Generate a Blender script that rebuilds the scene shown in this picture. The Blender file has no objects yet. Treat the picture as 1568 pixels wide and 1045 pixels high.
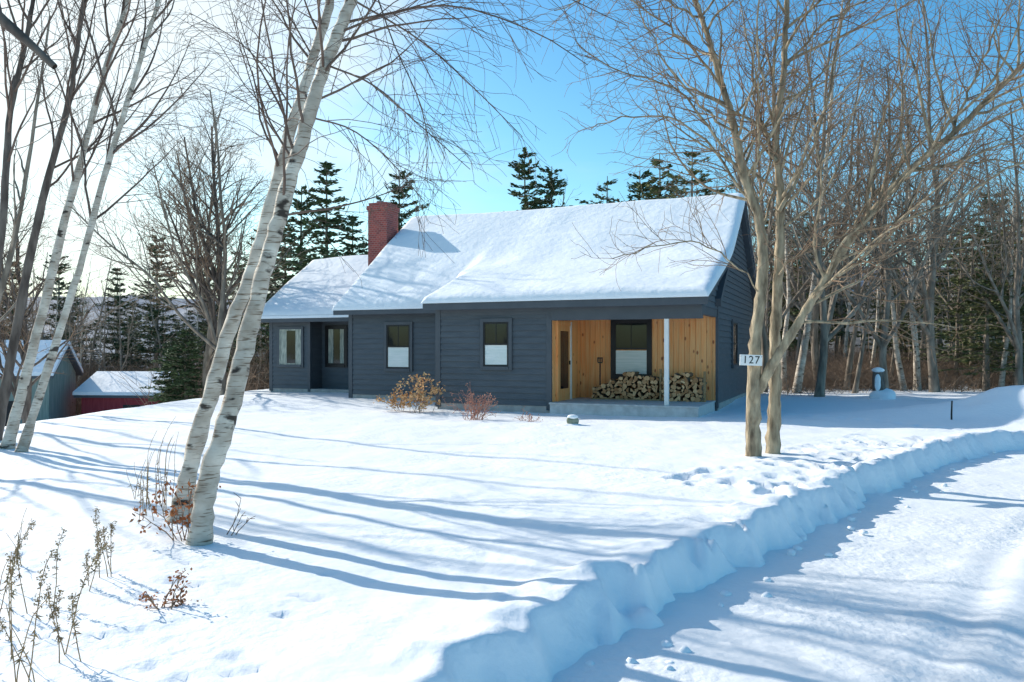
import bpy, math, random, bmesh
import numpy as np
from mathutils import Vector
R = random.Random(7)
NR = np.random.RandomState(11)
scene = bpy.context.scene
FPX, CX, HY, EYE = 1230.0, 784.0, 535.0, 1.5
def P(px, py, Y):
    return np.array([(px-CX)/FPX*Y, Y, EYE+(HY-py)/FPX*Y])
# ------------------------------------------------------------ materials
def new_mat(name):
    m = bpy.data.materials.new(name); m.use_nodes = True
    nt = m.node_tree; b = nt.nodes['Principled BSDF']
    return m, nt, b
def noise_mat(name, c1, c2, scale=5, rough=.8, stretch=(1,1,1), bump=0, bscale=None, lo=.35, hi=.65, detail=3, spec=.3):
    m, nt, b = new_mat(name)
    tc = nt.nodes.new('ShaderNodeTexCoord'); mp = nt.nodes.new('ShaderNodeMapping')
    mp.inputs['Scale'].default_value = stretch
    nt.links.new(tc.outputs['Object'], mp.inputs[0])
    n = nt.nodes.new('ShaderNodeTexNoise'); n.inputs['Scale'].default_value = scale; n.inputs['Detail'].default_value = detail
    nt.links.new(mp.outputs[0], n.inputs['Vector'])
    r = nt.nodes.new('ShaderNodeValToRGB')
    r.color_ramp.elements[0].position = lo; r.color_ramp.elements[1].position = hi
    r.color_ramp.elements[0].color = (*c1, 1); r.color_ramp.elements[1].color = (*c2, 1)
    nt.links.new(n.outputs['Fac'], r.inputs[0]); nt.links.new(r.outputs[0], b.inputs['Base Color'])
    b.inputs['Roughness'].default_value = rough; b.inputs['Specular IOR Level'].default_value = spec
    if bump:
        bn = nt.nodes.new('ShaderNodeTexNoise'); bn.inputs['Scale'].default_value = bscale or scale*2; bn.inputs['Detail'].default_value = 4
        nt.links.new(mp.outputs[0], bn.inputs['Vector'])
        bp = nt.nodes.new('ShaderNodeBump'); bp.inputs['Strength'].default_value = 1; bp.inputs['Distance'].default_value = bump
        nt.links.new(bn.outputs['Fac'], bp.inputs['Height']); nt.links.new(bp.outputs[0], b.inputs['Normal'])
    return m
M = {}
M['roofsnow'] = noise_mat('roof_snow', (.88,.90,.92), (.93,.94,.95), 3, .65, bump=.022, bscale=5)
M['siding'] = noise_mat('slate_blue_siding', (.082,.096,.112), (.10,.116,.132), 2, .55, (1,1,6), bump=.002, bscale=30)
M['trim'] = noise_mat('dark_trim', (.072,.084,.098), (.084,.097,.112), 3, .5)
M['black'] = noise_mat('black_frame', (.012,.012,.014), (.02,.02,.022), 3, .4)
M['white'] = noise_mat('white_paint', (.78,.77,.74), (.84,.83,.80), 6, .5)
M['blind'] = noise_mat('blind_fabric', (.66,.72,.68), (.78,.81,.78), 2, .7, (1,1,12))
M['curtain'] = noise_mat('curtain_fabric', (.22,.25,.22), (.48,.50,.42), 4, .8, (6,6,1))
M['concrete'] = noise_mat('concrete', (.35,.33,.31), (.45,.43,.4), 6, .9)
M['deck'] = noise_mat('deck_boards', (.48,.47,.46), (.63,.62,.61), 6, .8, (1,8,1))
M['bark_dark'] = noise_mat('bark_dark', (.08,.062,.052), (.19,.155,.13), 9, .9, (1,1,.3), bump=.01)
M['twig'] = noise_mat('twig_bark', (.19,.115,.07), (.34,.23,.15), 3, .8)
M['twig_birch'] = noise_mat('birch_twig', (.10,.065,.05), (.20,.14,.11), 3, .8)
M['bark_tan'] = noise_mat('tan_bark', (.11,.08,.052), (.50,.40,.27), 13, .9, (1,1,.28), bump=.03, bscale=20, lo=.28, hi=.66, detail=7)
M['forest_bark'] = noise_mat('forest_bark', (.14,.115,.09), (.32,.265,.21), 6, .9, (1,1,.3))
M['forest_twig'] = noise_mat('forest_twig', (.17,.12,.085), (.29,.215,.155), .8, .9)
M['brush'] = noise_mat('brush_twigs', (.15,.105,.075), (.29,.21,.15), .6, .9)
M['needle'] = noise_mat('pine_needles', (.032,.06,.026), (.09,.13,.055), .9, .8)
M['needle2'] = noise_mat('hemlock_needles', (.06,.085,.03), (.17,.18,.075), .8, .8)
M['weed'] = noise_mat('dry_weed', (.24,.15,.075), (.40,.28,.15), 12, .9)
M['seed'] = noise_mat('dry_seedheads', (.25,.17,.09), (.42,.31,.17), 20, .9)
M['rust'] = noise_mat('rusty_leaves', (.32,.10,.035), (.55,.21,.08), 15, .8)
M['tanleaf'] = noise_mat('tan_blooms', (.46,.25,.11), (.74,.47,.24), 15, .8)
M['redtwig'] = noise_mat('red_brown_twigs', (.34,.14,.1), (.56,.29,.2), 8, .8)
M['gable_green'] = noise_mat('weathered_green_wall', (.19,.25,.215), (.28,.33,.285), 2, .8, (6,6,.5))
M['red'] = noise_mat('barn_red', (.28,.035,.045), (.37,.06,.07), 2, .8, (6,6,.5))
M['stone'] = noise_mat('stone', (.16,.19,.13), (.3,.33,.26), 8, .9, bump=.01)
M['logbark'] = noise_mat('log_bark', (.14,.09,.055), (.26,.18,.11), 12, .9, bump=.006)
def birch_bark():
    m, nt, b = new_mat('birch_bark')
    tc = nt.nodes.new('ShaderNodeTexCoord')
    def nz(stretch, scale, detail=4):
        mp = nt.nodes.new('ShaderNodeMapping'); mp.inputs['Scale'].default_value = stretch
        nt.links.new(tc.outputs['Object'], mp.inputs[0])
        n = nt.nodes.new('ShaderNodeTexNoise'); n.inputs['Scale'].default_value = scale; n.inputs['Detail'].default_value = detail
        nt.links.new(mp.outputs[0], n.inputs['Vector']); return n
    def ramp(a, bb, c1, c2):
        r = nt.nodes.new('ShaderNodeValToRGB'); r.color_ramp.elements[0].position = a; r.color_ramp.elements[1].position = bb
        r.color_ramp.elements[0].color = (*c1,1); r.color_ramp.elements[1].color = (*c2,1); return r
    base = ramp(.32,.68,(.34,.27,.205),(.70,.63,.53)); n0 = nz((1,1,1.5),4,6); nt.links.new(n0.outputs['Fac'], base.inputs[0])
    l = ramp(.57,.66,(1,1,1),(.36,.29,.23)); n1 = nz((4,4,45),1.8,3); nt.links.new(n1.outputs['Fac'], l.inputs[0])
    k = ramp(.61,.67,(1,1,1),(.08,.065,.055)); n2 = nz((2.5,2.5,6),1.7,5); nt.links.new(n2.outputs['Fac'], k.inputs[0])
    m1 = nt.nodes.new('ShaderNodeMix'); m1.data_type='RGBA'; m1.blend_type='MULTIPLY'; m1.inputs[0].default_value=1
    m2 = nt.nodes.new('ShaderNodeMix'); m2.data_type='RGBA'; m2.blend_type='MULTIPLY'; m2.inputs[0].default_value=1
    nt.links.new(base.outputs[0], m1.inputs[6]); nt.links.new(l.outputs[0], m1.inputs[7])
    nt.links.new(m1.outputs[2], m2.inputs[6]); nt.links.new(k.outputs[0], m2.inputs[7])
    nt.links.new(m2.outputs[2], b.inputs['Base Color']); b.inputs['Roughness'].default_value=.7
    bp = nt.nodes.new('ShaderNodeBump'); bp.inputs['Distance'].default_value=.01
    nt.links.new(n2.outputs['Fac'], bp.inputs['Height']); nt.links.new(bp.outputs[0], b.inputs['Normal'])
    return m
M['birch'] = birch_bark()
def cedar():
    m, nt, b = new_mat('cedar_boards')
    at = nt.nodes.new('ShaderNodeAttribute'); at.attribute_name='tint'
    tc = nt.nodes.new('ShaderNodeTexCoord')
    add = nt.nodes.new('ShaderNodeVectorMath'); add.operation='ADD'
    sc = nt.nodes.new('ShaderNodeVectorMath'); sc.operation='SCALE'; sc.inputs['Scale'].default_value=37
    nt.links.new(at.outputs['Color'], sc.inputs[0]); nt.links.new(sc.outputs[0], add.inputs[1]); nt.links.new(tc.outputs['Object'], add.inputs[0])
    mp = nt.nodes.new('ShaderNodeMapping'); mp.inputs['Scale'].default_value=(22,22,1.1); nt.links.new(add.outputs[0], mp.inputs[0])
    n = nt.nodes.new('ShaderNodeTexNoise'); n.inputs['Scale'].default_value=1.3; n.inputs['Detail'].default_value=5; nt.links.new(mp.outputs[0], n.inputs['Vector'])
    r = nt.nodes.new('ShaderNodeValToRGB'); r.color_ramp.elements[0].position=.3; r.color_ramp.elements[1].position=.72
    r.color_ramp.elements[0].color=(.98,.34,.085,1); r.color_ramp.elements[1].color=(1.0,.56,.24,1); nt.links.new(n.outputs['Fac'], r.inputs[0])
    v = nt.nodes.new('ShaderNodeTexVoronoi'); v.inputs['Scale'].default_value=1; v.inputs['Randomness'].default_value=1
    mp2 = nt.nodes.new('ShaderNodeMapping'); mp2.inputs['Scale'].default_value=(6,6,3.2); nt.links.new(add.outputs[0], mp2.inputs[0]); nt.links.new(mp2.outputs[0], v.inputs['Vector'])
    k = nt.nodes.new('ShaderNodeValToRGB'); k.color_ramp.elements[0].position=.10; k.color_ramp.elements[1].position=.2
    k.color_ramp.elements[0].color=(.38,.18,.08,1); k.color_ramp.elements[1].color=(1,1,1,1); nt.links.new(v.outputs['Distance'], k.inputs[0])
    m1 = nt.nodes.new('ShaderNodeMix'); m1.data_type='RGBA'; m1.blend_type='MULTIPLY'; m1.inputs[0].default_value=1
    nt.links.new(r.outputs[0], m1.inputs[6]); nt.links.new(k.outputs[0], m1.inputs[7])
    sx = nt.nodes.new('ShaderNodeSeparateColor'); nt.links.new(at.outputs['Color'], sx.inputs[0])
    mr = nt.nodes.new('ShaderNodeMapRange'); mr.inputs['To Min'].default_value=.78; mr.inputs['To Max'].default_value=1.0; nt.links.new(sx.outputs[0], mr.inputs[0])
    hs = nt.nodes.new('ShaderNodeHueSaturation'); nt.links.new(mr.outputs[0], hs.inputs['Value']); nt.links.new(m1.outputs[2], hs.inputs['Color'])
    nt.links.new(hs.outputs[0], b.inputs['Base Color']); b.inputs['Roughness'].default_value=.55
    return m
M['cedar'] = cedar()
def brick():
    m, nt, b = new_mat('red_brick')
    tc = nt.nodes.new('ShaderNodeTexCoord'); sp = nt.nodes.new('ShaderNodeSeparateXYZ'); nt.links.new(tc.outputs['Object'], sp.inputs[0])
    ad = nt.nodes.new('ShaderNodeMath'); nt.links.new(sp.outputs[0], ad.inputs[0]); nt.links.new(sp.outputs[1], ad.inputs[1])
    cb = nt.nodes.new('ShaderNodeCombineXYZ'); nt.links.new(ad.outputs[0], cb.inputs[0]); nt.links.new(sp.outputs[2], cb.inputs[1])
    br = nt.nodes.new('ShaderNodeTexBrick'); br.inputs['Scale'].default_value=3.6; br.inputs['Mortar Size'].default_value=.018
    br.inputs['Color1'].default_value=(.42,.09,.07,1); br.inputs['Color2'].default_value=(.24,.055,.05,1); br.inputs['Mortar'].default_value=(.36,.24,.21,1)
    nt.links.new(cb.outputs[0], br.inputs['Vector']); nt.links.new(br.outputs['Color'], b.inputs['Base Color']); b.inputs['Roughness'].default_value=.9
    return m
M['brick'] = brick()
def glass():
    m, nt, b = new_mat('window_glass')
    b.inputs['Base Color'].default_value=(.012,.016,.018,1); b.inputs['Roughness'].default_value=.04
    b.inputs['Specular IOR Level'].default_value=.5
    n = nt.nodes.new('ShaderNodeTexNoise'); n.inputs['Scale'].default_value=1.5
    bp = nt.nodes.new('ShaderNodeBump'); bp.inputs['Distance'].default_value=.004; nt.links.new(n.outputs['Fac'], bp.inputs['Height']); nt.links.new(bp.outputs[0], b.inputs['Normal'])
    return m
M['glass'] = glass()
def logend():
    m, nt, b = new_mat('log_ends')
    at = nt.nodes.new('ShaderNodeAttribute'); at.attribute_name='tint'
    r = nt.nodes.new('ShaderNodeValToRGB'); r.color_ramp.elements[0].color=(.42,.20,.085,1); r.color_ramp.elements[1].color=(.92,.58,.31,1)
    nt.links.new(at.outputs['Fac'], r.inputs[0])
    n = nt.nodes.new('ShaderNodeTexNoise'); n.inputs['Scale'].default_value=30
    tc = nt.nodes.new('ShaderNodeTexCoord'); nt.links.new(tc.outputs['Object'], n.inputs['Vector'])
    mr = nt.nodes.new('ShaderNodeMapRange'); mr.inputs['To Min'].default_value=.7; mr.inputs['To Max'].default_value=1.1; nt.links.new(n.outputs['Fac'], mr.inputs[0])
    hs = nt.nodes.new('ShaderNodeHueSaturation'); nt.links.new(r.outputs[0], hs.inputs['Color']); nt.links.new(mr.outputs[0], hs.inputs['Value'])
    nt.links.new(hs.outputs[0], b.inputs['Base Color']); b.inputs['Roughness'].default_value=.9
    return m
M['logend'] = logend()
def snow_base(name, packed=False):
    m, nt, b = new_mat(name)
    tc = nt.nodes.new('ShaderNodeTexCoord')
    def nz(s, d=3, st=(1,1,1)):
        mp = nt.nodes.new('ShaderNodeMapping'); mp.inputs['Scale'].default_value=st; nt.links.new(tc.outputs['Object'], mp.inputs[0])
        n = nt.nodes.new('ShaderNodeTexNoise'); n.inputs['Scale'].default_value=s; n.inputs['Detail'].default_value=d; nt.links.new(mp.outputs[0], n.inputs['Vector']); return n
    n1 = nz(.8); r = nt.nodes.new('ShaderNodeValToRGB'); r.color_ramp.elements[0].position=.3; r.color_ramp.elements[1].position=.7
    if packed: c1,c2=(.84,.84,.84),(.90,.90,.90)
    else: c1,c2=(.90,.91,.925),(.94,.945,.95)
    r.color_ramp.elements[0].color=(*c1,1); r.color_ramp.elements[1].color=(*c2,1); nt.links.new(n1.outputs['Fac'], r.inputs[0])
    b.inputs['Roughness'].default_value=.6; b.inputs['Specular IOR Level'].default_value=.35
    nb1 = nz(14, 4); nb2 = nz(4.5, 2)
    s2 = nt.nodes.new('ShaderNodeMath'); s2.operation='MULTIPLY_ADD'; s2.inputs[1].default_value=1.4; nt.links.new(nb2.outputs['Fac'], s2.inputs[0]); nt.links.new(nb1.outputs['Fac'], s2.inputs[2])
    # crust varies in patches
    nm = nz(.6,2); mrp = nt.nodes.new('ShaderNodeMapRange'); mrp.inputs['From Min'].default_value=.35; mrp.inputs['From Max'].default_value=.65; mrp.inputs['To Min'].default_value=.25; mrp.inputs['To Max'].default_value=.9; nt.links.new(nm.outputs['Fac'], mrp.inputs[0])
    bp = nt.nodes.new('ShaderNodeBump'); bp.inputs['Distance'].default_value=.022 if packed else .016; nt.links.new(mrp.outputs[0], bp.inputs['Strength'])
    nt.links.new(s2.outputs[0], bp.inputs['Height']); nt.links.new(bp.outputs[0], b.inputs['Normal'])
    return m, nt, b, nz, r
def snow_near():
    m,nt,b,nz,r = snow_base('snow'); nt.links.new(r.outputs[0], b.inputs['Base Color']); return m
def snow_pack():
    m,nt,b,nz,r = snow_base('packed_snow',True); nt.links.new(r.outputs[0], b.inputs['Base Color']); return m
def snow_litter():
    m,nt,b,nz,r = snow_base('woodland_floor')
    at = nt.nodes.new('ShaderNodeAttribute'); at.attribute_name='litter'
    n2 = nz(.9, 5)
    su = nt.nodes.new('ShaderNodeMath'); su.operation='ADD'; nt.links.new(at.outputs['Fac'], su.inputs[0]); nt.links.new(n2.outputs['Fac'], su.inputs[1])
    st = nt.nodes.new('ShaderNodeMapRange'); st.inputs['From Min'].default_value=1.0; st.inputs['From Max'].default_value=1.15; nt.links.new(su.outputs[0], st.inputs[0])
    n3 = nz(.25, 6, (1,1,3)); r3 = nt.nodes.new('ShaderNodeValToRGB'); r3.color_ramp.elements[0].position=.35; r3.color_ramp.elements[1].position=.65
    r3.color_ramp.elements[0].color=(.10,.078,.055,1); r3.color_ramp.elements[1].color=(.23,.175,.125,1); nt.links.new(n3.outputs['Fac'], r3.inputs[0])
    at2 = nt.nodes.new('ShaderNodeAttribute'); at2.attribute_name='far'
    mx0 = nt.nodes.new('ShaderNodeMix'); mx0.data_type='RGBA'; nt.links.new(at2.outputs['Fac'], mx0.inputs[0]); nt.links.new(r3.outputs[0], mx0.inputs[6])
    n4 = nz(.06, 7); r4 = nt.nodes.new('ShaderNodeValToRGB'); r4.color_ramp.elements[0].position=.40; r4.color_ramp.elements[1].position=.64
    r4.color_ramp.elements[0].color=(.09,.12,.17,1); r4.color_ramp.elements[1].color=(.18,.22,.29,1); nt.links.new(n4.outputs['Fac'], r4.inputs[0]); nt.links.new(r4.outputs[0], mx0.inputs[7])  # far wooded hills: distance haze painted into the base colour as blue
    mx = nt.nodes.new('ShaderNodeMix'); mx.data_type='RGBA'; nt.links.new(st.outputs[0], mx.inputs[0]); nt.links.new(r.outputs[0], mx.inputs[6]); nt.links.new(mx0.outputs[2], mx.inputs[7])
    nt.links.new(mx.outputs[2], b.inputs['Base Color']); return m
M['snow'] = snow_near(); M['packed'] = snow_pack(); M['floor'] = snow_litter()
# ------------------------------------------------------------ helpers
def link(o, parent=None):
    scene.collection.objects.link(o)
    if parent is not None: o.parent = parent
    return o
def empty(name, loc=(0,0,0), rz=0):
    e = bpy.data.objects.new(name, None); e.location = loc; e.rotation_euler = (0,0,rz); return link(e)
def quad_mesh(name, V, F, mats, mi=None, smooth=True, attrs=None):
    me = bpy.data.meshes.new(name); V = np.asarray(V, dtype=np.float32); F = np.asarray(F, dtype=np.int32)
    k = F.shape[1]
    me.vertices.add(len(V)); me.vertices.foreach_set('co', V.ravel())
    me.loops.add(F.size); me.loops.foreach_set('vertex_index', F.ravel())
    me.polygons.add(len(F)); me.polygons.foreach_set('loop_start', np.arange(0, F.size, k, dtype=np.int32))
    me.polygons.foreach_set('loop_total', np.full(len(F), k, dtype=np.int32))
    if mi is not None: me.polygons.foreach_set('material_index', np.asarray(mi, dtype=np.int32))
    me.polygons.foreach_set('use_smooth', np.full(len(F), smooth, dtype=bool))
    for m in mats: me.materials.append(m)
    if attrs:
        for an, av in attrs.items():
            a = me.attributes.new(an, 'FLOAT', 'POINT'); a.data.foreach_set('value', np.asarray(av, dtype=np.float32).ravel())
    me.update(calc_edges=True); me.validate()
    return me
_tab = np.random.RandomState(5).rand(256,256)
def vn(x, y, f=1.0, s=0):
    x = np.asarray(x,dtype=float)*f+17.3*s+1000; y = np.asarray(y,dtype=float)*f+9.1*s+1000
    xi = np.floor(x).astype(int); yi = np.floor(y).astype(int); fx = x-xi; fy = y-yi
    fx = fx*fx*(3-2*fx); fy = fy*fy*(3-2*fy)
    a=_tab[xi%256,yi%256]; b=_tab[(xi+1)%256,yi%256]; c=_tab[xi%256,(yi+1)%256]; d=_tab[(xi+1)%256,(yi+1)%256]
    return (a*(1-fx)+b*fx)*(1-fy)+(c*(1-fx)+d*fx)*fy - .5
def ss(a, b, x):
    t = np.clip((x-a)/(b-a),0,1); return t*t*(3-2*t)
# ------------------------------------------------------------ terrain
BANK = np.array([(-12,-16),(-2.4,0),(-.25,3.65),(.28,4.55),(.97,5.5),(3.1,8.2),(6.25,11.9),(8.3,14.0),(12,15.7),(20,17),(60,20)],float)
def bank_d(x, y):
    best = np.full(np.shape(x), 1e9); sg = np.zeros(np.shape(x))
    for a, b in zip(BANK[:-1], BANK[1:]):
        e = b-a; L2 = e@e
        t = np.clip(((x-a[0])*e[0]+(y-a[1])*e[1])/L2,0,1)
        dx = x-(a[0]+t*e[0]); dy = y-(a[1]+t*e[1]); d = np.hypot(dx,dy)
        c = -(e[0]*dy-e[1]*dx)
        u = d<best; best = np.where(u,d,best); sg = np.where(u,np.sign(c),sg)
    return best*sg
FOOT = []
for i in range(110):
    t = NR.rand(); a = np.array([2.6,8.0]); b = np.array([7.2,13.2]); p = a+(b-a)*t
    q = p+np.array([-.7,.7])*(NR.rand()**1.5*1.3+.12)
    FOOT.append((q[0],q[1],.06+.07*NR.rand(),.04+.05*NR.rand()))
for k in range(14):
    FOOT.append((-3.2-.18*k+NR.rand()*.1, 4.8+.33*k+(.12 if k%2 else -.12), .08,.04))
for i in range(30):
    FOOT.append((-3.0+NR.rand()*1.9, 3.4+NR.rand()*2.4, .03+.05*NR.rand(), .015+.03*NR.rand()))
for k in range(26):
    FOOT.append((8.5-.25*k*.4+NR.rand()*.1, 14.5+.35*k*.6+(.15 if k%2 else -.15), .11,.07))
def H(x, y, detail=True):
    x = np.asarray(x,float); y = np.asarray(y,float)
    z = .10*vn(x,y,.25,1)+.06*vn(x,y,.7,2)
    z = z*(ss(60,20,y)*.8+.2)
    wf = np.clip(1.6*np.exp(-((x-1)/5.5)**2-((y-20.5)/3.2)**2),0,1); z = z*(1-wf)-.07*wf
    z = z*(1-.6*ss(1.2,.2,np.abs(bank_d(x,y))))
    if detail:
        z = z+.024*vn(x,y,2.2,3)+.012*vn(x,y,5,4)+.006*vn(x,y,11,5)
        for fx,fy,fr,fd in FOOT:
            r2 = ((x-fx)**2+(y-fy)**2)/(fr*fr)
            z = z - fd*np.exp(-r2**1.5) + fd*.22*np.exp(-(np.sqrt(r2)-1.5)**2*3)
    drop = 2.7*ss(0,1,(-x-9+np.clip(y-30,0,60)*.25)/10.5)*ss(-10,10,y)
    z = z-drop
    z = z+ ss(0,1,(y-55)/70)*9*ss(-12,12,x) + ss(0,1,(y-28)/40)*1.2*ss(8,25,x)
    z = z - 5*ss(60,160,y)*ss(10,-30,x)
    z = z + ss(260,560,y)*(46+14*vn(x,y,.006,6)+9*vn(x,y,.02,7)+3*vn(x,y,.12,8))
    d0 = bank_d(x,y)
    d = d0+.14*vn(x,y,1.3,8)+.20*vn(x,y,3.6,9)+.14*vn(x,y,8,10)
    near = (y<22)
    rid = (.03+.05*vn(x,y,1.6,11)+.09*vn(x,y,5,12))*np.exp(-((d+.22)/.22)**2)
    fc = np.clip((d+.10)/.24,0,1)**.8
    s = fc*ss(8.2,7.4,d)*np.where(near,1,0)
    lump = (.09*vn(x,y,4,13)+.08*vn(x,y,9,15))*np.exp(-((d-.2)/.3)**2)
    z = np.where(near, (z+rid)*(1-s)+s*(-.34)+lump, z)
    z = z + (.75+.35*vn(x,y,.8,14)+.15*vn(x,y,2.5,16))*np.exp(-((x-13)/3.4)**2-((y-18.1)/1.3)**2)
    return z
n1, n2 = 680, 660
sx = np.linspace(-1,1,n1); sy = np.linspace(0,1,n2)
a = 2.2; X1 = a*np.sinh(sx*np.arcsinh(420/a)) + 1.2
y0 = 6.0; by = 2.8
s_lo, s_hi = -np.arcsinh(26/by), np.arcsinh(700/by)
Y1 = y0+by*np.sinh(s_lo+(s_hi-s_lo)*sy)
GX, GY = np.meshgrid(X1, Y1)
GZ = H(GX,GY)
def grid_faces(nr, nc):
    idx = np.arange(nr*nc).reshape(nr,nc)
    return np.stack([idx[:-1,:-1],idx[:-1,1:],idx[1:,1:],idx[1:,:-1]],-1).reshape(-1,4)
lit = ss(0,1,(GY-26)/8)*ss(5,12,GX)*.46 + ss(40,60,GY)*.9 + ss(0,1,(GY-38)/12)*ss(-10,-16,GX)*.4
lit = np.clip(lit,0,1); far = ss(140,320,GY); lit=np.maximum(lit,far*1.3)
Fg = grid_faces(n2,n1); lmax = lit.ravel()[Fg].max(1)
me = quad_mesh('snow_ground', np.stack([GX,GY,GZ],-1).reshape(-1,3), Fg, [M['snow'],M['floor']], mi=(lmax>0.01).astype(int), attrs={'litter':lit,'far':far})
link(bpy.data.objects.new('snow_ground', me))
dx = np.arange(-10,24,.085); dy = np.arange(-10,16.6,.085)
DX, DY = np.meshgrid(dx,dy); DD = bank_d(DX,DY)
DZ = -.27+.03*vn(DX,DY,.6,20)+.016*vn(DX,DY,2.5,21)+.014*vn(DX,DY,6,22)
for c in (1.7,2.05,3.3,3.6,5.1):
    w = DD+.10*vn(DX,DY,.35,23)-c
    DZ = DZ-.018*np.exp(-(w/.11)**2)+.010*np.exp(-((np.abs(w)-.22)/.07)**2)
F = grid_faces(len(dy),len(dx)); dd = DD.ravel()
ok = (dd[F].min(1)>-.5)&(dd[F].max(1)<8.6)
me = quad_mesh('driveway', np.stack([DX,DY,DZ],-1).reshape(-1,3), F[ok], [M['packed']])
link(bpy.data.objects.new('driveway', me))
def gz(x,y): return float(H(np.array([x]),np.array([y]),False)[0])
# ------------------------------------------------------------ poly mesh builder
class PB:
    def __init__(s): s.v=[]; s.f=[]; s.m=[]; s.t=[]
    def poly(s, pts, mi=0, tint=.5):
        i=len(s.v); s.v+= [tuple(p) for p in pts]; s.f.append(tuple(range(i,i+len(pts)))); s.m.append(mi); s.t+=[tint]*len(pts)
    def box(s, x0,x1,y0,y1,z0,z1, mi=0, tint=.5):
        c=[(x0,y0,z0),(x1,y0,z0),(x1,y1,z0),(x0,y1,z0),(x0,y0,z1),(x1,y0,z1),(x1,y1,z1),(x0,y1,z1)]
        for q in ((0,3,2,1),(4,5,6,7),(0,1,5,4),(1,2,6,5),(2,3,7,6),(3,0,4,7)): s.poly([c[k] for k in q],mi,tint)
    def fbox(s, o, a, n, u0,u1,w0,w1,z0,z1, mi=0, tint=.5):
        o=np.array(o,float); a=np.array(a,float); n=np.array(n,float)
        def g(u,w,z): return tuple(o+a*u+n*w+np.array([0,0,z]))
        c=[g(u0,w0,z0),g(u1,w0,z0),g(u1,w1,z0),g(u0,w1,z0),g(u0,w0,z1),g(u1,w0,z1),g(u1,w1,z1),g(u0,w1,z1)]
        for q in ((0,3,2,1),(4,5,6,7),(0,1,5,4),(1,2,6,5),(2,3,7,6),(3,0,4,7)): s.poly([c[k] for k in q],mi,tint)
    def prism(s, prof, x0, x1, mi=0):
        s.poly([(x0,y,z) for y,z in prof],mi); s.poly([(x1,y,z) for y,z in reversed(prof)],mi)
        for (a,b) in zip(prof, prof[1:]+prof[:1]): s.poly([(x0,*a),(x1,*a),(x1,*b),(x0,*b)],mi)
    def obj(s, name, mats, parent=None, smooth=False):
        me=bpy.data.meshes.new(name); me.from_pydata(s.v,[],s.f)
        for m in mats: me.materials.append(m)
        me.polygons.foreach_set('material_index', s.m)
        a=me.attributes.new('tint','FLOAT_COLOR','POINT'); a.data.foreach_set('color', np.repeat(np.array(s.t,dtype=np.float32),4))
        bm=bmesh.new(); bm.from_mesh(me); bmesh.ops.recalc_face_normals(bm,faces=bm.faces); bm.to_mesh(me); bm.free()
        o=bpy.data.objects.new(name,me); return link(o,parent)
TH = math.radians(23)
CM = (5.17,20.3,0)
house = empty('slate_blue_house', CM, -TH)
def siding(pb, o, a, n, z0, z1, rng, course=.155, mi=0):
    o=np.array(o,float); a=np.array(a,float); n=np.array(n,float); z=z0
    while z<z1-.01:
        zt=min(z+course,z1); ra=rng(z); rb=rng(zt)
        if ra[1]-ra[0]>.05:
            if rb[1]-rb[0]<.02: rb=((ra[0]+ra[1])/2-.01,(ra[0]+ra[1])/2+.01)
            def g(u,w,zz): return tuple(o+a*u+n*w+np.array([0,0,zz]))
            pb.poly([g(ra[0],.034,z),g(ra[1],.034,z),g(rb[1],.004,zt),g(rb[0],.004,zt)],mi)
            pb.poly([g(ra[0],.0,z),g(ra[1],.0,z),g(ra[1],.034,z),g(ra[0],.034,z)],mi)
        z=zt
SL=.72; E=2.75
def zmain(y): return np.where(y<4.2, E+SL*(y+.35), E+SL*(4.55)-SL*(y-4.2))
def zshed(y): return 2.72+.33*(y+2.5)
b=PB()
b.prism([(0.0,-.3),(8.4,-.3),(8.4,2.6),(4.2,5.75),(0,2.72)],-11,-.005)
b.box(-6.79,-3.64,-2.2,0.0,-.3,2.56)
b.obj('wall_core',[M['siding']],house)
b=PB()
full=lambda a0,a1: (lambda z:(a0,a1))
siding(b,(0,-.003,0),(1,0,0),(0,-1,0),.12,2.62,full(-10.9,-6.79))
siding(b,(0,-2.203,0),(1,0,0),(0,-1,0),.10,2.55,full(-6.69,-3.75))
def grange(z):
    lo=0.0 if z<2.75 else (z-2.75)/SL
    hi=8.4 if z<2.6 else 8.4-(z-2.6)/SL
    return (lo+.1 if z<2.7 else lo,hi)
siding(b,(0,0,0),(0,1,0),(1,0,0),.12,5.7,grange)
siding(b,(0.004,0,0),(0,1,0),(1,0,0),2.50,3.7,lambda z:(max(-2.32,(z+.2-2.72)/.33-2.5), min(1.3,max(0.0,(z-2.75)/SL+.1))))
b.obj('clapboard_siding',[M['siding']],house)
b=PB()
b.box(-11.03,-10.9,-.045,.1,.0,2.6); b.box(-11.04,-11.0,-.02,8.4,.0,2.6)
b.box(-6.83,-6.69,-2.245,-.05,.0,2.52); b.box(-3.75,-3.62,-2.245,-2.1,.0,2.52)
b.box(-.02,.045,-.045,.1,.0,2.62); b.box(.0,.045,8.3,8.44,0,2.6)
b.box(-6.69,-3.75,-2.235,-2.2,2.36,2.52)
b.box(-3.62,0.02,-2.28,-2.1,2.2,2.52)
b.box(-.10,.018,-2.1,-.05,2.30,2.50)
b.box(-3.6,-.1,-2.1,-.02,2.47,2.50)
b.obj('trim_boards',[M['trim']],house)
b=PB()
b.box(-10.98,-6.8,-.02,.05,-.3,.12); b.box(-.03,.012,.1,8.3,-.3,.12); b.box(-6.75,-3.66,-2.215,-2.15,-.3,.10)
b.obj('foundation',[M['concrete']],house)
b=PB()
b.prism([(-.35,E-.19),(4.2,float(zmain(4.2))-.23),(8.75,E-.19),(8.75,E),(4.2,float(zmain(4.2))),(-.35,E)],-11.3,.16)
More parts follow.
